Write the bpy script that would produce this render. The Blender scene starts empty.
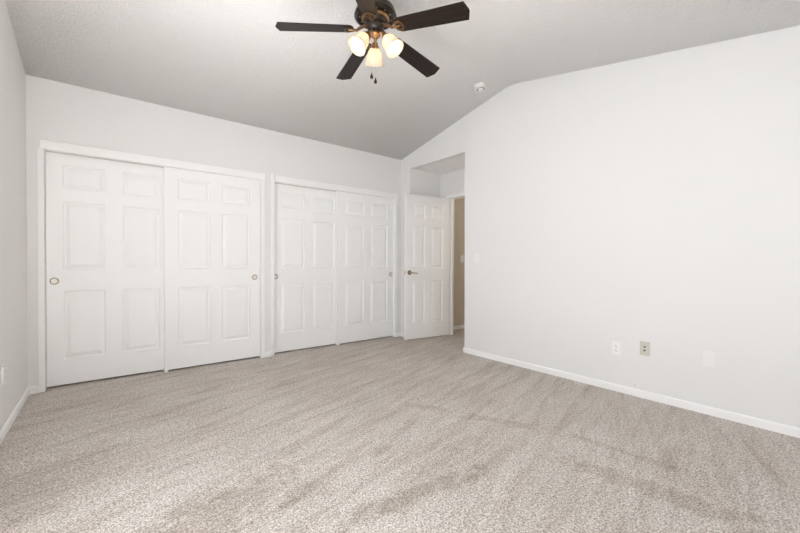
import bpy, bmesh, math, random
from mathutils import Vector, Matrix
C = bpy.context.scene.collection
sc = bpy.context.scene
PI = math.pi
R = math.radians

# ------------------------------------------------------------------ camera
CAM_H = 1.0966
cam_d = bpy.data.cameras.new('camera')
cam = bpy.data.objects.new('camera', cam_d)
C.objects.link(cam)
cam_d.sensor_width = 36.0
cam_d.lens = 367.5 / 800 * 36.0
cam_d.clip_start = 0.02
_yaw, _pt, _roll = 0.67459, -0.01097, 0.00449
_sy, _cy, _sp, _cp = math.sin(_yaw), math.cos(_yaw), math.sin(_pt), math.cos(_pt)
_F = Vector((_sy*_cp, _cy*_cp, _sp))
_R0 = Vector((_cy, -_sy, 0)); _U0 = Vector((-_sy*_sp, -_cy*_sp, _cp))
_Rv = _R0*math.cos(_roll) + _U0*math.sin(_roll)
_Uv = _U0*math.cos(_roll) - _R0*math.sin(_roll)
cam.matrix_world = Matrix(((_Rv.x, _Uv.x, -_F.x, 0), (_Rv.y, _Uv.y, -_F.y, 0),
                           (_Rv.z, _Uv.z, -_F.z, CAM_H), (0, 0, 0, 1)))
sc.camera = cam

# ------------------------------------------------------------------ room sizes (metres)
YC, XR, XL, YB = 4.257, 3.422, -0.506, -1.70      # closet wall, right wall, left wall, rear wall
ZC, YR, ZR = 2.614, 2.386, 3.026                  # ceiling at closet wall, ridge
S1 = (ZR-ZC)/(YC-YR); S2 = 0.198
def ceil_z(y): return ZR - S1*(y-YR) if y > YR else ZR - S2*(YR-y)

# ------------------------------------------------------------------ light
w = bpy.data.worlds.new('daylight'); sc.world = w; w.use_nodes = True
w.node_tree.nodes['Background'].inputs[0].default_value = (0.86, 0.93, 1.0, 1)
w.node_tree.nodes['Background'].inputs[1].default_value = 0.12
def area(name, loc, direction, sx, sy, power, col=(1, 1, 1)):
    d = bpy.data.lights.new(name, 'AREA'); d.shape = 'RECTANGLE'
    d.size = sx; d.size_y = sy; d.energy = power; d.color = col
    o = bpy.data.objects.new(name, d); C.objects.link(o)
    o.location = loc
    o.rotation_euler = Vector(direction).to_track_quat('-Z', 'Z').to_euler()
    return o
# area lamps as daylight in two unseen windows: rear one added, left one inferred
area('window_daylight', (1.30, YB-0.02, 1.50), (0, 1, 0), 2.3, 1.3, 4, (0.92, 0.97, 1.04))
area('window_daylight', (XL-0.02, 1.20, 1.45), (1, 0, 0), 1.8, 1.4, 18, (0.93, 0.975, 1.03))
# added steep sunlight through the left window; its unseen carpet patch brightens the ceiling
sun_d = bpy.data.lights.new('sun', 'SUN'); sun_d.energy = 36; sun_d.angle = R(.53); sun_d.color = (0.95, .975, 1.0)
sun = bpy.data.objects.new('sun', sun_d); C.objects.link(sun)
sun.rotation_euler = Vector((1, -.5, -3.4)).to_track_quat('-Z', 'Z').to_euler()
vs = sc.view_settings
vs.view_transform = 'Standard'; vs.look = 'None'; vs.gamma = 1.0
vs.exposure = 1.30
vs.use_curve_mapping = False
sc.cycles.denoising_prefilter = 'NONE'
sc.cycles.use_adaptive_sampling = False
sc.cycles.use_guiding = True
sc.cycles.max_bounces = 20; sc.cycles.diffuse_bounces = 16        # light keeps bouncing between white walls

# ------------------------------------------------------------------ materials
def mat(name, col, rough=0.6, metal=0.0, spec=0.5):
    m = bpy.data.materials.new(name); m.use_nodes = True
    b = m.node_tree.nodes['Principled BSDF']
    b.inputs['Base Color'].default_value = (*col, 1)
    b.inputs['Roughness'].default_value = rough
    b.inputs['Metallic'].default_value = metal
    b.inputs['Specular IOR Level'].default_value = spec
    return m
def N(m, t, **kw):
    n = m.node_tree.nodes.new(t)
    for k, v in kw.items():
        if k in n.inputs: n.inputs[k].default_value = v
        else: setattr(n, k, v)
    return n
def bump(m, scale, strength, dist, detail=3.0, ramp=None):
    t = m.node_tree; b = t.nodes['Principled BSDF']
    g = N(m, 'ShaderNodeNewGeometry')
    n = N(m, 'ShaderNodeTexNoise', Scale=scale, Detail=detail)
    t.links.new(g.outputs['Position'], n.inputs['Vector'])
    src = n.outputs['Fac']
    if ramp:
        r = N(m, 'ShaderNodeValToRGB')
        r.color_ramp.elements[0].position, r.color_ramp.elements[1].position = ramp
        t.links.new(src, r.inputs[0]); src = r.outputs[0]
    bp = N(m, 'ShaderNodeBump', Strength=strength, Distance=dist)
    t.links.new(src, bp.inputs['Height']); t.links.new(bp.outputs[0], b.inputs['Normal'])
    return m
M = {}
M['wall'] = bump(mat('painted_wall', (0.800, 0.797, 0.790), 0.75, spec=0.25), 45, 0.12, 0.002, 2, (0.45, 0.65))
M['ceiling'] = bump(mat('textured_ceiling', (0.885, 0.880, 0.873), 0.85, spec=0.2), 60, 0.7, 0.004, 3, (0.42, 0.62))
M['hall'] = bump(mat('hall_paint', (0.64, 0.585, 0.51), 0.8, spec=0.2), 45, 0.2, 0.002, 2)
M['trim'] = mat('white_trim_paint', (0.905, 0.905, 0.90), 0.42)
M['door'] = mat('white_door_paint', (0.905, 0.907, 0.905), 0.42)
M['plastic'] = mat('white_plastic', (0.87, 0.87, 0.86), 0.35)
M['plate'] = mat('off_white_plate', (0.835, 0.832, 0.822), 0.4)
M['almond'] = mat('almond_plastic', (0.60, 0.585, 0.52), 0.4)
M['dark'] = mat('dark_recess', (0.03, 0.028, 0.025), 0.6)
M['slot'] = mat('slot_grey', (0.22, 0.21, 0.20), 0.6)
M['nickel'] = mat('satin_nickel', (0.62, 0.58, 0.52), 0.32, 1.0)
M['gap'] = mat('grey_shadow_line', (0.42, 0.41, 0.39), 0.8)  # colour of the shadow line painted above the closet headers
M['detector'] = mat('aged_white_plastic', (0.78, 0.77, 0.75), 0.45)
M['rim'] = mat('dark_nickel_rim', (0.30, 0.27, 0.23), 0.35, 0.9)
M['cup'] = mat('satin_cup', (0.80, 0.74, 0.68), 0.4, 0.55)
M['bronze'] = mat('oil_rubbed_bronze', (0.055, 0.042, 0.034), 0.33, 0.75)
M['copper'] = mat('rubbed_copper_highlight', (0.42, 0.23, 0.10), 0.3, 0.9)
M['brass'] = mat('antique_brass', (0.42, 0.27, 0.13), 0.35, 0.9)
M['iron'] = mat('rubbed_bronze_blade_iron', (0.20, 0.125, 0.07), 0.38, 0.85)
M['chain'] = mat('ball_chain', (0.62, 0.58, 0.52), 0.4, 0.8)
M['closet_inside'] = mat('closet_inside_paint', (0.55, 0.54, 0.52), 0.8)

def wood():
    m = mat('dark_walnut_blade', (0.04, 0.026, 0.019), 0.42, spec=0.3)
    t = m.node_tree; b = t.nodes['Principled BSDF']
    tc = N(m, 'ShaderNodeTexCoord')
    mp = N(m, 'ShaderNodeMapping'); mp.inputs['Scale'].default_value = (3, 40, 8)
    n = N(m, 'ShaderNodeTexNoise', Scale=2.0, Detail=6.0)
    r = N(m, 'ShaderNodeValToRGB')
    r.color_ramp.elements[0].color = (0.009, 0.005, 0.004, 1)
    r.color_ramp.elements[1].color = (0.026, 0.015, 0.011, 1)
    r.color_ramp.elements[0].position = 0.35; r.color_ramp.elements[1].position = 0.7
    t.links.new(tc.outputs['Object'], mp.inputs[0]); t.links.new(mp.outputs[0], n.inputs['Vector'])
    t.links.new(n.outputs['Fac'], r.inputs[0]); t.links.new(r.outputs[0], b.inputs['Base Color'])
    return m
M['wood'] = wood()

def shade_glass():
    m = bpy.data.materials.new('frosted_alabaster_glass'); m.use_nodes = True
    t = m.node_tree; t.nodes.clear()
    out = t.nodes.new('ShaderNodeOutputMaterial')
    tr = t.nodes.new('ShaderNodeBsdfTranslucent'); tr.inputs[0].default_value = (0.80, 0.71, 0.58, 1)
    df = t.nodes.new('ShaderNodeBsdfDiffuse'); df.inputs[0].default_value = (0.80, 0.765, 0.70, 1)
    mx = t.nodes.new('ShaderNodeMixShader'); mx.inputs[0].default_value = 0.5
    gl = t.nodes.new('ShaderNodeBsdfGlossy'); gl.inputs['Roughness'].default_value = 0.25
    mx2 = t.nodes.new('ShaderNodeMixShader'); mx2.inputs[0].default_value = 0.06
    t.links.new(tr.outputs[0], mx.inputs[1]); t.links.new(df.outputs[0], mx.inputs[2])
    t.links.new(mx.outputs[0], mx2.inputs[1]); t.links.new(gl.outputs[0], mx2.inputs[2])
    t.links.new(mx2.outputs[0], out.inputs[0])
    return m
M['shade'] = shade_glass()
def emit(name, col, s):
    m = bpy.data.materials.new(name); m.use_nodes = True
    b = m.node_tree.nodes['Principled BSDF']
    b.inputs['Base Color'].default_value = (0.9, 0.9, 0.9, 1)
    b.inputs['Emission Color'].default_value = (*col, 1); b.inputs['Emission Strength'].default_value = s
    return m
M['bulb'] = emit('lit_bulb', (1.0, 0.84, 0.62), 5)

def carpet():
    m = mat('cut_pile_carpet', (0.5, 0.45, 0.4), 0.95, spec=0.1)
    t = m.node_tree; b = t.nodes['Principled BSDF']; L = t.links.new
    g = N(m, 'ShaderNodeNewGeometry'); P = g.outputs['Position']
    def ramp(src, p0, p1, c0=0.0, c1=1.0):
        r = N(m, 'ShaderNodeMapRange', **{'From Min': p0, 'From Max': p1, 'To Min': c0, 'To Max': c1})
        L(src, r.inputs['Value']); return r.outputs[0]
    def math_(op, a, bb):
        n = N(m, 'ShaderNodeMath', operation=op)
        for i, s in enumerate((a, bb)):
            if isinstance(s, (int, float)): n.inputs[i].default_value = s
            else: L(s, n.inputs[i])
        return n.outputs[0]
    def noise(scale, detail, rot=0.0, sx=1.0, sy=1.0, off=(0, 0, 0)):
        mp = N(m, 'ShaderNodeMapping')
        mp.vector_type = 'TEXTURE'
        mp.inputs['Rotation'].default_value = (0, 0, rot)
        mp.inputs['Scale'].default_value = (sx, sy, 1)
        mp.inputs['Location'].default_value = off
        L(P, mp.inputs[0])
        n = N(m, 'ShaderNodeTexNoise', Scale=scale, Detail=detail, Roughness=0.55)
        L(mp.outputs[0], n.inputs['Vector']); return n.outputs['Fac']
    # tufts: a fine and a coarser speckle of lighter and darker yarn
    v = N(m, 'ShaderNodeTexVoronoi', Scale=230.0); L(P, v.inputs['Vector'])
    sep = N(m, 'ShaderNodeSeparateColor'); L(v.outputs['Color'], sep.inputs[0])
    tuft = sep.outputs[0]
    fine = noise(210, 2); mid = noise(100, 3); big = noise(45, 3)
    speck = math_('ADD', math_('MULTIPLY', tuft, 0.30), math_('ADD', math_('MULTIPLY', ramp(fine, .36, .64), .27), math_('ADD', math_('MULTIPLY', ramp(mid, .38, .62), .28), math_('MULTIPLY', ramp(big, .36, .64), .08))))
    # brushed pile: strokes of the vacuum along the room
    st1 = ramp(noise(1.0, 4, R(8), .75, .07), .52, .60)
    st2 = ramp(noise(1.0, 4, R(24), .8, .08, (3.1, 1.7, 0)), .53, .62)
    blot = ramp(noise(2.3, 4, 0.3, 1.2, .7, (7, 2, 0)), .42, .66)
    brush = math_('ADD', math_('MULTIPLY', st1, .34), math_('ADD', math_('MULTIPLY', st2, .34), math_('MULTIPLY', blot, .32)))
    # rows left by the vacuum: a crisp edge fading across each pass
    mpb = N(m, 'ShaderNodeMapping', vector_type='TEXTURE'); mpb.inputs['Rotation'].default_value = (0, 0, R(14)); L(P, mpb.inputs[0])
    sb = N(m, 'ShaderNodeSeparateXYZ'); L(mpb.outputs[0], sb.inputs[0])
    ub = math_('ADD', math_('MULTIPLY', sb.outputs[1], 5.0), math_('MULTIPLY', noise(1.6, 5, R(14), 1.8, .8, (5, 5, 0)), 1.5))
    saw = math_('FRACT', ub, 0)
    rows = math_('MULTIPLY', math_('POWER', saw, 3.0), ramp(noise(1.1, 3, R(14), 1.6, .7, (2, 9, 0)), .42, .60))
    brush = math_('ADD', math_('MULTIPLY', brush, .85), math_('MULTIPLY', rows, .42))
    # trampled strips where the vacuum turned (soft-edged rectangles lying on the floor)
    total = None
    for (cx, cy, ang, hx, hy, amt) in PATCHES:
        mp = N(m, 'ShaderNodeMapping', vector_type='TEXTURE')
        mp.inputs['Location'].default_value = (cx, cy, 0); mp.inputs['Rotation'].default_value = (0, 0, R(ang))
        mp.inputs['Scale'].default_value = (hx, hy, 1)
        L(P, mp.inputs[0])
        s = N(m, 'ShaderNodeSeparateXYZ'); L(mp.outputs[0], s.inputs[0])
        ax = math_('ABSOLUTE', s.outputs[0], 0); ay = math_('ABSOLUTE', s.outputs[1], 0)
        e = math_('MAXIMUM', ax, ay)
        wob = math_('MULTIPLY', math_('SUBTRACT', noise(11, 5, 0, 1, 1, (cx, cy, 0)), .5), 3.0)
        k = math_('MULTIPLY', ramp(math_('ADD', e, wob), 1.25, .55), amt*.8)
        total = k if total is None else math_('MAXIMUM', total, k)
    c1 = N(m, 'ShaderNodeMix', data_type='RGBA')
    c1.inputs[6].default_value = (0.30, 0.258, 0.222, 1); c1.inputs[7].default_value = (0.92, 0.865, 0.81, 1)
    L(ramp(speck, .20, .74), c1.inputs[0])
    c2 = N(m, 'ShaderNodeMix', data_type='RGBA', blend_type='MULTIPLY')
    c2.inputs[7].default_value = (0.65, 0.60, 0.555, 1)
    L(math_('MINIMUM', math_('ADD', math_('MULTIPLY', brush, .85), total), 1.0), c2.inputs[0]); L(c1.outputs[2], c2.inputs[6])
    L(c2.outputs[2], b.inputs['Base Color'])
    bp = N(m, 'ShaderNodeBump', Strength=0.6, Distance=0.006)
    L(speck, bp.inputs['Height']); L(bp.outputs[0], b.inputs['Normal'])
    return m
PATCHES = [(1.13, 1.30, -8, .40, .055, .8), (2.07, .62, -80, .36, .07, .6), (2.12, 1.55, -62, .30, .05, .5),
           (.34, 1.72, 14, .42, .16, .7), (-.25, 2.5, 20, .35, .3, .35), (2.35, .85, -85, .30, .03, .4), (.75, 1.62, 70, .06, .15, .4), (1.25, 1.72, 8, .07, .04, .6), (1.90, 2.02, -50, .14, .05, .6),
           (1.55, 1.45, 10, .28, .05, .3)]
M['carpet'] = carpet()

# ------------------------------------------------------------------ mesh helpers
def obj(name, bm, m, parent=None, smooth=False, loc=None):
    me = bpy.data.meshes.new(name)
    bmesh.ops.recalc_face_normals(bm, faces=bm.faces)
    if smooth:
        for f in bm.faces: f.smooth = True
        for e in bm.edges:
            if len(e.link_faces) == 2 and e.calc_face_angle(0) > R(38): e.smooth = False
    bm.to_mesh(me); bm.free()
    for x in (m if isinstance(m, (list, tuple)) else [m]): me.materials.append(x)
    o = bpy.data.objects.new(name, me); C.objects.link(o)
    if parent: o.parent = parent
    if loc is not None: o.location = loc
    return o
def tag(o, label=None, cat=None, group=None, kind=None):
    if label: o['label'] = label
    if cat: o['category'] = cat
    if group: o['group'] = group
    if kind: o['kind'] = kind
    return o
def empty(name, loc, rz=0, parent=None):
    o = bpy.data.objects.new(name, None); C.objects.link(o)
    o.location = loc; o.rotation_euler = (0, 0, rz); o.empty_display_size = .1
    if parent: o.parent = parent
    return o
def box(bm, a, b, bev=0.0, seg=2):
    a = Vector(a); b = Vector(b)
    r = bmesh.ops.create_cube(bm, size=1.0)
    vs_ = r['verts']
    for v in vs_:
        v.co = Vector((a[i] if v.co[i] < 0 else b[i] for i in range(3)))
    if bev > 0:
        es = {e for v in vs_ for e in v.link_edges}
        bmesh.ops.bevel(bm, geom=list(es), offset=bev, segments=seg, profile=0.6, affect='EDGES')
def BX(a, b, bev=0.0, seg=2):
    bm = bmesh.new(); box(bm, a, b, bev, seg); return bm
def prism(bm, pts, axis, lo, hi):
    """closed outline pts (2-D) extruded along axis 0/1/2 from lo to hi"""
    def mk(p, t):
        c = list(p); c.insert(axis, t); return bm.verts.new(c)
    A = [mk(p, lo) for p in pts]; B = [mk(p, hi) for p in pts]
    bm.faces.new(A); bm.faces.new(B[::-1])
    n = len(pts)
    for i in range(n): bm.faces.new((A[i], B[i], B[(i+1) % n], A[(i+1) % n]))
def lathe(bm, prof, n=32, mtx=None, close=False):
    """prof: (r, z) list turned round z"""
    rings = []
    for r_, z in prof:
        if r_ < 1e-6:
            p = Vector((0, 0, z)); rings.append([bm.verts.new(mtx @ p if mtx else p)])
        else:
            rg = []
            for i in range(n):
                a = 2*PI*i/n; p = Vector((r_*math.cos(a), r_*math.sin(a), z))
                rg.append(bm.verts.new(mtx @ p if mtx else p))
            rings.append(rg)
    pairs = list(zip(rings, rings[1:]))
    if close: pairs.append((rings[-1], rings[0]))
    for A, B in pairs:
        for i in range(n):
            j = (i+1) % n
            if len(A) == 1 and len(B) == 1: continue
            if len(A) == 1: bm.faces.new((A[0], B[i], B[j]))
            elif len(B) == 1: bm.faces.new((A[i], B[0], A[j]))
            else: bm.faces.new((A[i], B[i], B[j], A[j]))
def tube(bm, pts, rad, n=10):
    pts = [Vector(p) for p in pts]
    rings = []
    up = Vector((0.13, 0.27, 0.95)).normalized()
    for i, p in enumerate(pts):
        t = (pts[min(i+1, len(pts)-1)] - pts[max(i-1, 0)]).normalized()
        u = t.cross(up)
        if u.length < 1e-3: u = t.cross(Vector((1, 0, 0)))
        u.normalize(); v = t.cross(u)
        rr = rad[i] if isinstance(rad, (list, tuple)) else rad
        rings.append([bm.verts.new(p + rr*(math.cos(2*PI*k/n)*u + math.sin(2*PI*k/n)*v)) for k in range(n)])
    for A, B in zip(rings, rings[1:]):
        for k in range(n): bm.faces.new((A[k], B[k], B[(k+1) % n], A[(k+1) % n]))
    bm.faces.new(rings[0][::-1]); bm.faces.new(rings[-1])
def struct(name, bm, m, label=None, cat=None, smooth=False, parent=None):
    o = obj(name, bm, m, parent, smooth)
    if not parent: tag(o, label, cat, kind='structure')
    return o

# ------------------------------------------------------------------ floor and ceiling
T = 0.12                                         # wall thickness
XA, ZA = 4.045, 2.459                            # alcove rear wall, alcove ceiling
YA0, YA1 = 3.015, 4.065                          # alcove opening along the right wall
XH, YH0, YH1 = 4.90, 1.6, 4.13                   # hallway beyond the door
ZO = 2.030                                       # opening height of the closets
CL = [(-0.405, 1.380), (1.529, 3.303)]           # closet openings
YCI = YC + 0.70

struct('floor', BX((XL-T, YB-T, -0.05), (XH+T, YCI+T, 0)), M['carpet'],
       'beige cut-pile carpet with vacuum marks covering the bedroom floor', 'floor')
bm = bmesh.new()
prism(bm, [(YC+T, ceil_z(YC+T)), (YR, ZR), (YB-T, ceil_z(YB-T)), (YB-T, ceil_z(YB-T)+.1), (YR, ZR+.1), (YC+T, ceil_z(YC+T)+.1)], 0, XL-T, XR+T)
bmesh.ops.bevel(bm, geom=[e for e in bm.edges if all(abs(v.co.y-YR) < 1e-4 and abs(v.co.z-ZR) < 1e-4 for v in e.verts)], offset=0.10, segments=6, profile=0.5, affect='EDGES')
for f in bm.faces: f.smooth = abs(f.normal.z) > .5 and f.calc_center_median().z < ZR+.05
struct('ceiling', bm, M['ceiling'], 'off-white textured ceiling sloping up to a ridge above the fan', 'ceiling')

# ------------------------------------------------------------------ walls
def gable(bm, x0, x1, y0, y1, z0=0.0):
    ys = [y0] + ([YR] if y0 < YR < y1 else []) + [y1]
    prism(bm, [(y0, z0), (y1, z0)] + [(y, ceil_z(y)) for y in ys[::-1]], 0, x0, x1)
# left wall with an unseen window, enlarged for a bigger sunlit patch
WY0, WY1, WZ0, WZ1 = -0.60, 2.10, 0.25, 2.35
bm = bmesh.new()
gable(bm, XL-T, XL, WY1, YC); gable(bm, XL-T, XL, YB, WY0)
gable(bm, XL-T, XL, WY0, WY1, WZ1); box(bm, (XL-T, WY0, 0), (XL, WY1, WZ0))
struct('wall_left', bm, M['wall'], 'plain off-white wall along the left edge of the room', 'wall')
# right wall: one outline with the alcove notch, rounded drywall corners at the notch
bm = bmesh.new()
rc = 0.012
def arc(cy, cz, a0, a1, r=rc, n=4):
    return [(cy + r*math.cos(R(a0+(a1-a0)*i/n)), cz + r*math.sin(R(a0+(a1-a0)*i/n))) for i in range(n+1)]
prism(bm, [(YB, 0), (YA0, 0), (YA0, ZA), (YA1, ZA), (YA1, 0), (YC, 0), (YC, ceil_z(YC)), (YR, ZR), (YB, ceil_z(YB))], 0, XR, XR+T)
es = [e for e in bm.edges if all(abs(v.co.x-XR) < 1e-4 for v in e.verts) and all(YA0-1e-3 <= v.co.y <= YA1+1e-3 and v.co.z < ZA+1e-3 for v in e.verts) and not all(v.co.z < 1e-4 for v in e.verts)]
bmesh.ops.bevel(bm, geom=es, offset=0.009, segments=3, profile=0.5, affect='EDGES')
struct('wall_right', bm, M['wall'], 'large plain white wall on the right, sloped along its top', 'wall')
# rear wall (behind the camera) with an added window
bm = bmesh.new()
RW = (0.15, 2.45, 0.85, 2.15)
zt = ceil_z(YB)
box(bm, (XL-T, YB-T, 0), (RW[0], YB, zt)); box(bm, (RW[1], YB-T, 0), (XR+T, YB, zt))
box(bm, (RW[0], YB-T, 0), (RW[1], YB, RW[2])); box(bm, (RW[0], YB-T, RW[3]), (RW[1], YB, zt))
struct('wall_rear', bm, M['wall'], 'off-white wall behind the camera with an added wide window', 'wall')
# closet wall: pieces round the two openings
bm = bmesh.new()
zt = ceil_z(YC)
pts = [(XL-T, 0), (CL[0][0], 0), (CL[0][0], ZO), (CL[0][1], ZO), (CL[0][1], 0), (CL[1][0], 0), (CL[1][0], ZO), (CL[1][1], ZO), (CL[1][1], 0),
       (XR+T, 0), (XR+T, zt-.028), (XL-T, zt-.028)]
prism(bm, pts, 1, YC, YC+T)
for v in bm.verts:
    if v.co.z > zt-.03 and v.co.y < YC+.01: v.co.z = zt
struct('wall_closet', bm, M['wall'], 'off-white wall holding the two sliding-door closets', 'wall')
# closet interiors
for k, (x0, x1) in enumerate(CL):
    bm = bmesh.new()
    xa, xb = (XL-T, 1.44) if k == 0 else (1.47, XR+T)
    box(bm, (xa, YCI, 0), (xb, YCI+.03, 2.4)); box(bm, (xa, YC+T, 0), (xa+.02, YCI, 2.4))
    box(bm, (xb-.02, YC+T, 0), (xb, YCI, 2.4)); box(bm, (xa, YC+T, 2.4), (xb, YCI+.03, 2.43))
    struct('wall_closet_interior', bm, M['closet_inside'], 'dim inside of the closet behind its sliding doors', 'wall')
# alcove: far side wall, near side wall, rear wall with the doorway, lowered ceiling
DY0, DY1, DZ = 3.085, 3.874, 2.066
TA = 0.095                                       # thickness of the alcove's rear wall
struct('wall_alcove_far', BX((XR+T, YA1, 0), (XA+TA, YC, ZA)), M['wall'], 'short side wall of the entry alcove behind the open door', 'wall')
struct('wall_alcove_near', BX((XR+T, YA0-.10, 0), (XA+TA, YA0, ZA)), M['wall'], 'near side wall of the entry alcove', 'wall')
bm = bmesh.new()
prism(bm, [(YA0, 0), (DY0, 0), (DY0, DZ), (DY1, DZ), (DY1, 0), (YA1, 0), (YA1, ZA), (YA0, ZA)], 0, XA, XA+TA)
struct('wall_alcove_rear', bm, M['wall'], 'white wall above and around the doorway in the entry alcove', 'wall')
struct('ceiling_alcove', BX((XR+T, YA0-.1, ZA), (XA+TA, YC, ZA+.08)), M['ceiling'], 'flat lowered ceiling over the entry alcove', 'ceiling')
# hallway beyond
struct('wall_hall_side', BX((XA+TA, YH1, 0), (XH+T, YC, 2.44)), M['hall'], 'beige hallway wall seen through the gap beside the open door', 'wall')
struct('wall_hall_end', BX((XH, YH0, 0), (XH+T, YH1, 2.44)), M['hall'], 'beige far wall of the hallway', 'wall')
struct('wall_hall_near', BX((XR+T, YH0-T, 0), (XH+T, YH0, 2.44)), M['hall'], 'beige hallway wall out of sight', 'wall')
struct('ceiling_hall', BX((XR+T, YH0-T, 2.54), (XH+T, YC, 2.60)), M['ceiling'], 'hallway ceiling', 'ceiling')
# a hallway ceiling lamp gives the warm light there
hl = bpy.data.lights.new('hall_lamp_light', 'POINT'); hl.energy = 3.6; hl.color = (1.0, .88, .72); hl.shadow_soft_size = .08
ho = bpy.data.objects.new('hall_lamp_light', hl); C.objects.link(ho); ho.location = (4.55, 2.6, 2.25)

# ------------------------------------------------------------------ baseboards
BH, BT = 0.060, 0.012
def base(name, segs, label):
    """segs: list of (ax, ay, bx, by, nx, ny): wall line a->b, normal n into the room"""
    bm = bmesh.new()
    for ax, ay, bx, by, nx, ny in segs:
        prof = [(0, 0), (BT, 0), (BT, BH-.010), (BT-.004, BH-.003), (BT-.008, BH), (0, BH)]
        A = [bm.verts.new((ax+nx*d, ay+ny*d, z)) for d, z in prof]
        B = [bm.verts.new((bx+nx*d, by+ny*d, z)) for d, z in prof]
        bm.faces.new(A); bm.faces.new(B[::-1])
        for i in range(len(prof)):
            j = (i+1) % len(prof); bm.faces.new((A[i], B[i], B[j], A[j]))
    struct(name, bm, M['trim'], label, 'baseboard')
base('baseboard_left', [(XL, YB, XL, YC, 1, 0)], 'white baseboard along the left wall')
base('baseboard_closet', [(XL, YC, -0.442, YC, 0, -1), (1.4155, YC, 1.503, YC, 0, -1), (3.342, YC, XR, YC, 0, -1)],
     'short white baseboard pieces at the corners and the pillar of the closet wall')
base('baseboard_right', [(XR, YB, XR, YA0+BT, -1, 0), (XR-BT, YA0, XA, YA0, 0, 1)], 'long white baseboard running along the foot of the right wall')
base('baseboard_alcove', [(XR, YA1-BT, XR, YC, -1, 0), (XR-BT, YA1, XA, YA1, 0, -1), (XA, 3.90, XA, YA1, -1, 0)],
     'white baseboard behind the open six-panel door')
base('baseboard_hall', [(XA+TA, YH1, XH, YH1, 0, -1), (XH, YH0, XH, YH1, -1, 0)], 'pale baseboard of the hallway seen past the open door')

# ------------------------------------------------------------------ closet trim
PT = 0.012
def closet_trim(n, x0, x1, place):
    h = struct('trim_%d' % n, BX((x0-.020 if n == 1 else x0+.002, YC-PT-.010, ZO-.002), (x1+.036, YC+.018, ZO+.072), .003), M['trim'],
               'white header board across the top of the %s closet opening' % place, 'trim')
    for a, b in ((x0-.036, x0), (x1, x1+.036)):
        bm = bmesh.new()
        box(bm, (a, YC-PT, 0), (b, YC, ZO if not (n == 2 and a < x0) else ZO+.085), .002)
        a2, b2 = (x0-.004, x0+.002) if a < x0 else (x1-.002, x1+.004)
        box(bm, (a2, YC-.001, 0), (b2, YC+T, ZO))
        obj('side_casing', bm, M['trim'], h)
    # the track the doors hang from, behind the header
    bm = bmesh.new()
    box(bm, (x0+.003, YC+.0655, ZO-.004), (x1-.003, YC+.0715, ZO+.03)); box(bm, (x0+.003, YC+.022, ZO+.02), (x1-.003, YC+.11, ZO+.03))
    obj('door_track', bm, M['nickel'], h)
    obj('shadow_line', BX((x0-.020 if n == 1 else x0+.002, YC-.006, ZO+.072), (x1+.036, YC+.002, ZO+.0755)), M['gap'], h)  # grey strip stands in for the thin shade along the header's top
    return h
closet_trim(1, *CL[0], 'wider left')
closet_trim(2, *CL[1], 'right')

# ------------------------------------------------------------------ six-panel doors
ROWS = [(0.237, 0.836), (1.021, 1.614), (1.727, 1.934)]
def panel_door(bm, W, H, th, z0, cols, both=False):
    """front face at y=0 looking to -y, slab to y=th; x 0..W; z z0..H; raised panels at cols x ROWS"""
    def face_side(y, sgn):
        xs = sorted({0, W, *[c for q in cols for c in q]}); zs = sorted({z0, H, *[c for q in ROWS for c in q]})
        V = {}
        def vert(x, z, d):
            k = (round(x, 5), round(z, 5), round(d, 5))
            if k not in V: V[k] = bm.verts.new((x, y + sgn*d, z))
            return V[k]
        for i in range(len(xs)-1):
            for j in range(len(zs)-1):
                a, b, c, d = xs[i], xs[i+1], zs[j], zs[j+1]
                if (a, b) in cols and (c, d) in ROWS:
                    loops = [(0, 0), (.002, .012), (.008, .018), (.015, .018), (.044, .003), (.048, .003)]
                    prev = None
                    for ins, dep in loops:
                        cur = [vert(a+ins, c+ins, dep), vert(b-ins, c+ins, dep), vert(b-ins, d-ins, dep), vert(a+ins, d-ins, dep)]
                        if prev:
                            for k in range(4): bm.faces.new((prev[k], prev[(k+1) % 4], cur[(k+1) % 4], cur[k]))
                        prev = cur
                    bm.faces.new(prev)
                else:
                    bm.faces.new((vert(a, c, 0), vert(b, c, 0), vert(b, d, 0), vert(a, d, 0)))
        return V, xs, zs
    V1, xs, zs = face_side(0, 1)
    if both: V2, _, _ = face_side(th, -1)
    else:
        V2 = {}
        for x in xs:
            for z in (z0, H): V2[(round(x, 5), round(z, 5), 0)] = bm.verts.new((x, th, z))
        for z in zs:
            for x in (0, W):
                k = (round(x, 5), round(z, 5), 0)
                if k not in V2: V2[k] = bm.verts.new((x, th, z))
        k = lambda x, z: V2[(round(x, 5), round(z, 5), 0)]
        bm.faces.new([k(x, z0) for x in xs] + [k(W, z) for z in zs[1:]] + [k(x, H) for x in xs[::-1][1:]] + [k(0, z) for z in zs[::-1][1:-1]])
    g1 = lambda x, z: V1[(round(x, 5), round(z, 5), 0)]; g2 = lambda x, z: V2[(round(x, 5), round(z, 5), 0)]
    for a, b in zip(xs, xs[1:]):
        for z in (z0, H): bm.faces.new((g1(a, z), g1(b, z), g2(b, z), g2(a, z)))
    for a, b in zip(zs, zs[1:]):
        for x in (0, W): bm.faces.new((g1(x, a), g1(x, b), g2(x, b), g2(x, a)))
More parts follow.
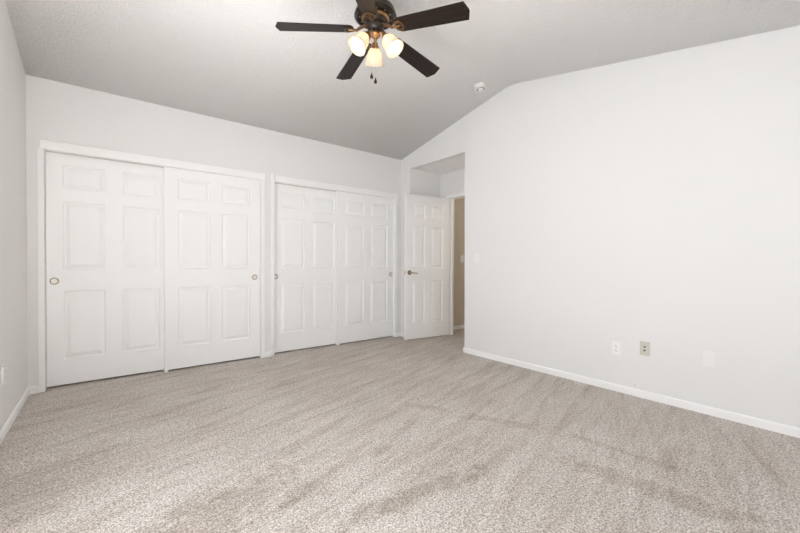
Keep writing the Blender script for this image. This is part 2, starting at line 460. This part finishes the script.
def finger_pull(parent, x, z):
    mx = Matrix.Translation((x, 0, z)) @ Matrix.Rotation(R(90), 4, 'X')
    bm = bmesh.new()                                   # turned profile, +z of the lathe looks out of the door (-y)
    lathe(bm, [(.0215, .0006), (.0225, .0030), (.0255, .0040), (.0290, .0030), (.0305, .0), (.0305, -.002), (.0215, -.002)], 32, mx, close=True)
    p = obj('finger_pull', bm, M['rim'], parent, True); p['label'] = 'round metal finger pull'
    bm = bmesh.new(); lathe(bm, [(0, .0004), (.012, .0005), (.0185, .0012), (.0222, .0026), (.0222, -.001), (0, -.001)], 32, mx)
    obj('cup', bm, M['cup'], p, True)
# y offset of each door's face behind the wall plane: front track / rear track
FY, RY, TH = 0.030, 0.074, 0.034
def closet_door(n, x0, x1, off, cols, pull_x, label):
    bm = bmesh.new()
    panel_door(bm, x1-x0, ZO+.010, TH, 0.016, [(round(a-x0, 4), round(b-x0, 4)) for a, b in cols])
    d = obj('door_%d' % n, bm, M['door'], None, False, (x0, YC+off, 0))
    tag(d, label, 'sliding door', kind='structure')
    finger_pull(d, pull_x-x0, .922)
    return d
closet_door(1, -0.400, 0.515, RY, [(-.290, -.005), (.124, .414)], -.349, 'leftmost white six-panel sliding closet door, nearest the left wall, round pull at its left edge')
closet_door(2, 0.450, 1.374, FY, [(.568, .859), (.975, 1.265)], 1.317, 'second white six-panel sliding closet door from the left, pull beside the pillar')
closet_door(3, 1.534, 2.440, RY, [(1.634, 1.938), (2.045, 2.355)], 1.572, 'white six-panel sliding closet door just right of the pillar, pull at its left edge')
closet_door(4, 2.375, 3.298, FY, [(2.490, 2.790), (2.896, 3.196)], 3.252, 'rightmost white six-panel sliding closet door, next to the open entry door')
for x in (0.458, 2.383):                               # plastic floor guides the doors run in
    bm = bmesh.new()
    box(bm, (x-.012, YC+.008, 0), (x+.022, YC+.110, .006), .001)
    box(bm, (x-.010, YC+.014, .004), (x+.020, YC+.026, .022), .002); box(bm, (x-.010, YC+.0665, .004), (x+.02, YC+.0715, .022))
    o = obj('door_guide', bm, M['plastic'])
    tag(o, 'small white plastic door guide on the carpet under the %s closet doors' % ('left pair of' if x < 1 else 'right pair of'), 'door guide', 'floor guides of the closet doors')

# ------------------------------------------------------------------ entry door, casing and jamb
h = struct('trim_3', BX((XA-.014, DY0-.055, DZ), (XA, DY1+.055, DZ+.045), .003), M['trim'], 'white casing around the entry doorway in the alcove', 'trim')
for a, b in ((DY0-.055, DY0), (DY1, DY1+.055)):
    obj('side_casing', BX((XA-.014, a, 0), (XA, b, DZ), .003), M['trim'], h)
bm = bmesh.new()
box(bm, (XA-.004, DY1-.004, 0), (XA+TA+.004, DY1+.001, DZ)); box(bm, (XA-.004, DY0-.001, 0), (XA+TA+.004, DY0+.004, DZ)); box(bm, (XA-.004, DY0, DZ-.004), (XA+TA+.004, DY1, DZ+.001))
box(bm, (XA+.045, DY1-.016, 0), (XA+.08, DY1-.003, DZ)); box(bm, (XA+.045, DY0+.003, 0), (XA+.08, DY0+.016, DZ))
obj('jamb', bm, M['trim'], h)
bm = bmesh.new()
box(bm, (XA+TA, DY1-.002, 0), (XA+TA+.012, DY1+.055, DZ+.05), .002); box(bm, (XA+TA, DY0-.055, 0), (XA+TA+.012, DY0+.002, DZ+.05), .002)
obj('hall_side_casing', bm, M['trim'], h)

DW = 0.762
ax, ay = 3.262, 3.950                                  # free edge, hinge edge at about (4.02, 3.848)
ang = math.atan2(3.850-3.950, 0.762)
bm = bmesh.new()
pw = (DW-.335)/2
panel_door(bm, DW, 2.056, .035, 0.014, [(.112, round(.112+pw, 4)), (round(DW-.112-pw, 4), round(DW-.112, 4))], both=True)
d5 = obj('door_5', bm, M['door'], None, False, (ax, ay, 0)); d5.rotation_euler = (0, 0, ang)
tag(d5, 'white six-panel hinged entry door standing open in the corner, lever handle on its left', 'door', kind='structure')
hd = empty('door_handle', (.062, 0, .955), 0, d5); hd['label'] = 'bronze and brass lever handle'
mx = Matrix.Rotation(R(90), 4, 'X')
bm = bmesh.new(); lathe(bm, [(0, .014), (.014, .014), (.024, .011), (.031, .006), (.033, 0), (0, 0)], 28, mx)
obj('rose', bm, M['brass'], hd, True)
bm = bmesh.new(); lathe(bm, [(0, .05), (.010, .048), (.011, .014), (0, .014)], 20, mx)
tube(bm, [(-.006, -.046, 0), (.03, -.050, -.001), (.07, -.049, -.005), (.105, -.045, -.010), (.118, -.038, -.012)], [.010, .009, .0075, .0075, .006], 10)
obj('lever', bm, M['nickel'], hd, True)
bm = bmesh.new(); box(bm, (-.0012, .006, .925), (.0005, .029, .985), .0004, 1); box(bm, (-.009, .011, .947), (.001, .024, .964), .002)
obj('latch_plate', bm, M['nickel'], d5)
for z in (.20, 1.02, 1.80):
    bm = bmesh.new(); tube(bm, [(DW+.006, .036, z), (DW+.006, .036, z+.09)], .006, 12); box(bm, (DW-.001, .004, z), (DW+.0015, .034, z+.09))
    obj('hinge', bm, M['nickel'], d5, True)

# ------------------------------------------------------------------ ceiling fan
FX, FYY = 1.464, 2.115
fan = empty('ceiling_fan', (FX, FYY, 0))
tag(fan, 'five-blade dark bronze ceiling fan with three lit glass shades under the sloped ceiling', 'ceiling fan')
zc = ceil_z(FYY)
bm = bmesh.new()
tilt = Matrix.Translation((0, 0, zc)) @ Matrix.Rotation(math.atan(S2), 4, 'X')
lathe(bm, [(.068, 0), (.070, -.012), (.066, -.032), (.050, -.050), (.020, -.060), (0, -.060)], 32, tilt)
obj('canopy', bm, M['bronze'], fan, True)
bm = bmesh.new(); tube(bm, [(0, 0, zc-.05), (0, 0, 2.86)], .012, 14)
obj('downrod', bm, M['bronze'], fan, True)
bm = bmesh.new()
lathe(bm, [(0, 2.905), (.03, 2.90), (.045, 2.885), (.10, 2.872), (.128, 2.850), (.139, 2.825), (.142, 2.805), (.146, 2.800), (.146, 2.794), (.140, 2.789),
           (.128, 2.782), (.120, 2.788), (.098, 2.788), (.094, 2.775), (.078, 2.765), (.066, 2.752), (.062, 2.745), (0, 2.745)], 48)
mh = obj('motor_housing', bm, M['bronze'], fan, True)
bm = bmesh.new(); lathe(bm, [(.094, 2.787), (.097, 2.779), (.088, 2.766), (.084, 2.769), (.091, 2.779)], 48, None, close=True)
o = obj('trim_ring', bm, M['copper'], mh, True); o['label'] = 'copper coloured ring'
for k in range(12):
    a = 2*PI*k/12
    bm = bmesh.new(); lathe(bm, [(0, -.003), (.0045, -.002), (.005, .001), (0, .001)], 8, Matrix.Translation((.109*math.cos(a), .109*math.sin(a), 2.787)))
    obj('screw', bm, M['nickel'], mh, True)
bm = bmesh.new()
lathe(bm, [(0, 2.750), (.055, 2.750), (.060, 2.742), (.058, 2.718), (.050, 2.702), (.042, 2.696), (.026, 2.692), (0, 2.692)], 36)
obj('switch_housing', bm, M['bronze'], fan, True)

bm = bmesh.new()
lathe(bm, [(0, 2.694), (.022, 2.694), (.024, 2.686), (.034, 2.682), (.036, 2.670), (.030, 2.660), (.016, 2.654), (.011, 2.646), (.012, 2.638), (.007, 2.630), (0, 2.627)], 30)
o = obj('light_fitter', bm, M['copper'], fan, True)
SL, PITCH = 0.087, math.tan(R(12))
def bz(r, y): return 2.7074 - SL*r - y*PITCH
def blade_mesh():
    bm = bmesh.new()
    # rounded root, straight sides widening outwards, five-cornered tip
    out = []
    r0, w0, w1, r1 = .150, .056, .066, .640
    for i in range(9):
        a = PI/2 + PI*i/8
        out.append((r0+.040+.040*math.cos(a), w0*math.sin(a)))
    out += [(r1+.004, -w1), (r1+.008, -w1*.80), (r1+.022, -w1*.15), (r1+.024, 0), (r1+.022, w1*.15), (r1+.008, w1*.80), (r1+.004, w1)]
    th = .006
    A = [bm.verts.new((x, y, bz(x, y))) for x, y in out]; B = [bm.verts.new((x, y, bz(x, y)+th)) for x, y in out]
    bm.faces.new(A); bm.faces.new(B[::-1])
    for i in range(len(out)): bm.faces.new((A[i], B[i], B[(i+1) % len(out)], A[(i+1) % len(out)]))
    return bm
def iron_mesh():
    bm = bmesh.new()
    # arm from the motor to the blade, ending in an open ring plate screwed under the blade
    def P(x, y, dz=0.0): return (x, y, bz(x, y)-.004+dz)
    tube(bm, [(.052, 0, 2.738), (.085, 0, 2.722), (.108, 0, 2.708), P(.130, 0, -.002), P(.152, 0)], [.012, .011, .010, .009, .008], 8)
    n = 28; ring = []
    for k in range(n):
        a = 2*PI*k/n
        ring.append((.181+.034*math.cos(a), .040*math.sin(a)*(1.0+.18*math.cos(a)), a))
    for k in range(n):
        a0, a1 = ring[k], ring[(k+1) % n]
        q = []
        for (x, y, a) in (a0, a1):
            ix, iy = .179+(x-.179)*.62, y*.62
            q.append([P(x, y, .003), P(x, y, -.004), P(ix, iy, -.004), P(ix, iy, .003)])
        v0 = [bm.verts.new(c) for c in q[0]]; v1 = [bm.verts.new(c) for c in q[1]]
        for i in range(4): bm.faces.new((v0[i], v1[i], v1[(i+1) % 4], v0[(i+1) % 4]))
    bmesh.ops.remove_doubles(bm, verts=bm.verts, dist=1e-5)
    tube(bm, [P(.146, 0, -.001), P(.174, 0, -.001), P(.190, 0, 0)], [.010, .009, .004], 8)
    for (x, y) in ((.160, .027), (.160, -.027), (.210, 0)):
        lathe(bm, [(0, -.008), (.005, -.007), (.006, -.003), (0, -.003)], 8, Matrix.Translation((x, y, bz(x, y))))
    return bm
b0 = obj('blade', blade_mesh(), M['wood'], fan); i0 = obj('blade_iron', iron_mesh(), M['iron'], b0, True)
A0 = R(151.8)
b0.rotation_euler = (0, 0, A0)
for k in range(1, 5):
    b = b0.copy(); C.objects.link(b); b.parent = fan; b.rotation_euler = (0, 0, A0 + k*2*PI/5)
    i_ = i0.copy(); C.objects.link(i_); i_.parent = b

def shade_mesh():
    bm = bmesh.new()
    prof = [(.024, 0), (.027, -.006), (.037, -.018), (.048, -.038), (.0535, -.060), (.0565, -.085), (.0605, -.105), (.069, -.122)]
    n = 48
    outer, inner = [], []
    for off, lst in ((0, outer), (-.003, inner)):
        for j, (r_, z) in enumerate(prof):
            rg = []
            for i in range(n):
                a = 2*PI*i/n
                k = 1 + .018*math.cos(12*a)*min(1, j/3)          # soft flutes
                rg.append(bm.verts.new(((r_*k+off)*math.cos(a), (r_*k+off)*math.sin(a), z)))
            lst.append(rg)
    rings = outer + inner[::-1]
    for A, B in zip(rings, rings[1:]+rings[:1]):
        for i in range(n): bm.faces.new((A[i], B[i], B[(i+1) % n], A[(i+1) % n]))
    return bm
for k, a in enumerate((58, 178, 298)):
    a = R(a)
    piv = Vector((.078*math.cos(a), .078*math.sin(a), 2.640))
    tl = R(36)
    # shade axis points down and outwards
    m3 = Matrix.Translation(piv) @ Matrix.Rotation(a, 4, 'Z') @ Matrix.Rotation(-tl, 4, 'Y')
    s = obj('lamp_shade', shade_mesh(), M['shade'], fan, True); s.matrix_local = m3
    bm = bmesh.new()
    lathe(bm, [(0, .030), (.014, .028), (.020, .018), (.022, .004), (.030, -.002), (.031, -.010), (.027, -.010), (.018, -.004), (0, -.004)], 24)
    obj('fitter_cup', bm, M['copper'], s, True)
    bm = bmesh.new()
    lathe(bm, [(0, -.004), (.012, -.006), (.013, -.026), (.018, -.040), (.026, -.058), (.028, -.070), (.024, -.084), (.014, -.093), (0, -.096)], 20)
    obj('bulb', bm, M['bulb'], s, True)
    top = m3 @ Vector((0, 0, .026)); d = Vector((math.cos(a), math.sin(a), 0))
    bm = bmesh.new()
    tube(bm, [d*.026 + Vector((0, 0, 2.668)), d*.042 + Vector((0, 0, 2.680)), d*.054 + Vector((0, 0, 2.678)), top + Vector((0, 0, .004)), m3 @ Vector((0, 0, .012))], .0075, 10)
    obj('lamp_arm', bm, M['copper'], fan, True)
for (dx, dy, z1, name) in ((-.050, -.030, 2.380, 'left'), (-.006, -.012, 2.368, 'right')):
    bm = bmesh.new()
    z0_ = 2.700 if name == 'left' else 2.640
    tube(bm, [(dx*.8, dy*.8, z0_), (dx, dy, z0_-.02), (dx, dy, z1)], .0011, 6)
    n_ = int((z0_-.02-z1)/.008)
    for q in range(n_):
        bmesh.ops.create_icosphere(bm, subdivisions=1, radius=.0018, matrix=Matrix.Translation((dx, dy, z1+.004+q*.008)))
    ch = obj('pull_chain', bm, M['chain'], fan, True)
    bm = bmesh.new()
    lathe(bm, [(0, z1+.006), (.003, z1+.004), (.004, z1-.004), (.010, z1-.018), (.0115, z1-.026), (.008, z1-.034), (0, z1-.037)], 16, Matrix.Translation((dx, dy, 0)))
    f = obj('pull_fob', bm, M['bronze'], ch, True)

# ------------------------------------------------------------------ smoke detector on the sloped ceiling
sd = empty('smoke_detector', (3.130, 2.558, ceil_z(2.558)))
sd.rotation_euler = (-math.atan(S1), 0, 0)
tag(sd, 'round white smoke detector on the sloped ceiling near the right wall', 'smoke detector')
bm = bmesh.new(); lathe(bm, [(0, 0), (.066, 0), (.067, -.008), (.064, -.012), (0, -.012)], 36); obj('mounting_plate', bm, M['detector'], sd, True)
bm = bmesh.new(); lathe(bm, [(0, -.012), (.060, -.012), (.061, -.026), (.055, -.036), (.040, -.040), (.040, -.036), (0, -.036)], 36); obj('body', bm, M['detector'], sd, True)
bm = bmesh.new(); lathe(bm, [(.029, -.0365), (.040, -.0365), (.040, -.0385), (.029, -.0385)], 36, None, close=True); obj('vent_slot', bm, M['dark'], sd, True)
bm = bmesh.new(); lathe(bm, [(0, -.036), (.030, -.036), (.029, -.046), (.022, -.050), (0, -.051)], 30); obj('sensor_cap', bm, M['detector'], sd, True)

# ------------------------------------------------------------------ wall plates
def plate(name, wall, y, z, m, w=.070, hh=.114):
    """returns an Empty on the wall; local -x (right wall) looks into the room"""
    e = empty(name, (XR if wall == 'r' else XL, y, z), 0 if wall == 'r' else PI)
    bm = BX((-.006, -w/2, -hh/2), (0, w/2, hh/2), .0025)
    obj('cover_plate', bm, m, e)
    return e
def outlet(e, m):
    for s in (1, -1):
        zc_ = s*.0195
        bm = bmesh.new(); box(bm, (-.0085, -.0165, zc_-.0145), (-.005, .0165, zc_+.0145), .002)
        r_ = obj('receptacle', bm, m, e)
        for yy, hz in ((.0065, .0045), (-.0065, .0038)):
            obj('slot', BX((-.0089, yy-.0013, zc_+.003-hz), (-.0080, yy+.0013, zc_+.003+hz)), M['dark'], r_)
        bm = bmesh.new(); lathe(bm, [(0, 0), (.0026, 0), (.0026, .0008), (0, .0008)], 10, Matrix.Translation((-.0081, 0, zc_-.0085)) @ Matrix.Rotation(R(-90), 4, 'Y'))
        obj('ground_hole', bm, M['dark'], r_)
    bm = bmesh.new(); lathe(bm, [(0, 0), (.003, 0), (.002, .0012), (0, .0015)], 10, Matrix.Translation((-.006, 0, 0)) @ Matrix.Rotation(R(-90), 4, 'Y')); obj('screw', bm, M['nickel'], e)
e = plate('wall_outlet', 'r', 1.296, .368, M['plastic']); outlet(e, M['plastic'])
tag(e, 'white duplex power outlet on the right wall, leftmost of the three low plates', 'outlet')
e = plate('jack_plate', 'r', 1.083, .405, M['almond'])
tag(e, 'almond coloured jack plate with two dark sockets low on the right wall', 'wall plate')
for zz in (.014, -.014):
    f = obj('jack_frame', BX((-.0075, -.0095, zz-.010), (-.0055, .0095, zz+.010), .001), M['almond'], e)
    obj('jack_socket', BX((-.0082, -.0065, zz-.006), (-.0073, .0065, zz+.006)), M['dark'], f)
for zz in (.042, -.042):
    bm = bmesh.new(); lathe(bm, [(0, 0), (.003, 0), (.002, .0012), (0, .0015)], 10, Matrix.Translation((-.006, 0, zz)) @ Matrix.Rotation(R(-90), 4, 'Y')); obj('screw', bm, M['almond'], e)
e = plate('blank_plate', 'r', .676, .404, M['plate'])
tag(e, 'blank white cover plate low on the right wall, rightmost of the three low plates', 'wall plate')
for zz in (.030, -.030):
    bm = bmesh.new(); lathe(bm, [(0, 0), (.003, 0), (.002, .0012), (0, .0015)], 10, Matrix.Translation((-.006, 0, zz)) @ Matrix.Rotation(R(-90), 4, 'Y')); obj('screw', bm, M['plastic'], e)
def rocker(e):
    obj('rocker', BX((-.0085, -.0165, -.033), (-.0050, .0165, .033), .002), M['plate'], e)
e = plate('light_switch', 'r', 2.825, 1.155, M['plate']); rocker(e)
tag(e, 'white light switch plate on the right wall beside the alcove', 'light switch')
e = plate('wall_outlet', 'l', 3.34, .380, M['plastic']); outlet(e, M['plastic'])
tag(e, 'white power outlet low on the left wall at the edge of the photo', 'outlet')
e = plate('light_switch', 'r', 0, 0, M['plastic']); rocker(e)
e.location = (4.62, YH1, 1.16); e.rotation_euler = (0, 0, PI/2)
tag(e, 'light switch on the beige hallway wall seen past the open door', 'light switch')
bm = bmesh.new()
lathe(bm, [(0, .004), (.0025, .003), (.0035, 0), (0, 0)], 10, Matrix.Rotation(R(-90), 4, 'Y'))
o = obj('nail_head', bm, M['dark'], None, True, (XR, 1.155, .088))
tag(o, 'tiny dark nail head in the right wall just above the baseboard', 'nail')

# ------------------------------------------------------------------ unseen windows: the rear one added for light, the left one enlarged
def window(n, a, b, axis, label):
    bm = bmesh.new(); w_ = .045
    (x0, y0, z0), (x1, y1, z1) = a, b
    if axis == 'y':
        for q in ((x0, x0+w_), (x1-w_, x1), ((x0+x1)/2-w_/2, (x0+x1)/2+w_/2)): box(bm, (q[0], y0, z0), (q[1], y1, z1))
        for q in ((z0, z0+w_), (z1-w_, z1)): box(bm, (x0, y0, q[0]), (x1, y1, q[1]))
    else:
        for q in ((y0, y0+w_), (y1-w_, y1)): box(bm, (x0, q[0], z0), (x1, q[1], z1))
        for q in ((z0, z0+w_), (z1-w_, z1)): box(bm, (x0, y0, q[0]), (x1, y1, q[1]))
    struct('window_%d' % n, bm, M['trim'], label, 'window')
window(1, (RW[0], YB-.10, RW[2]), (RW[1], YB-.05, RW[3]), 'y', 'white framed window added for light in the unseen wall behind the camera')
window(2, (XL-.10, WY0, WZ0), (XL-.05, WY1, WZ1), 'x', 'white framed window in the left wall outside the photo')
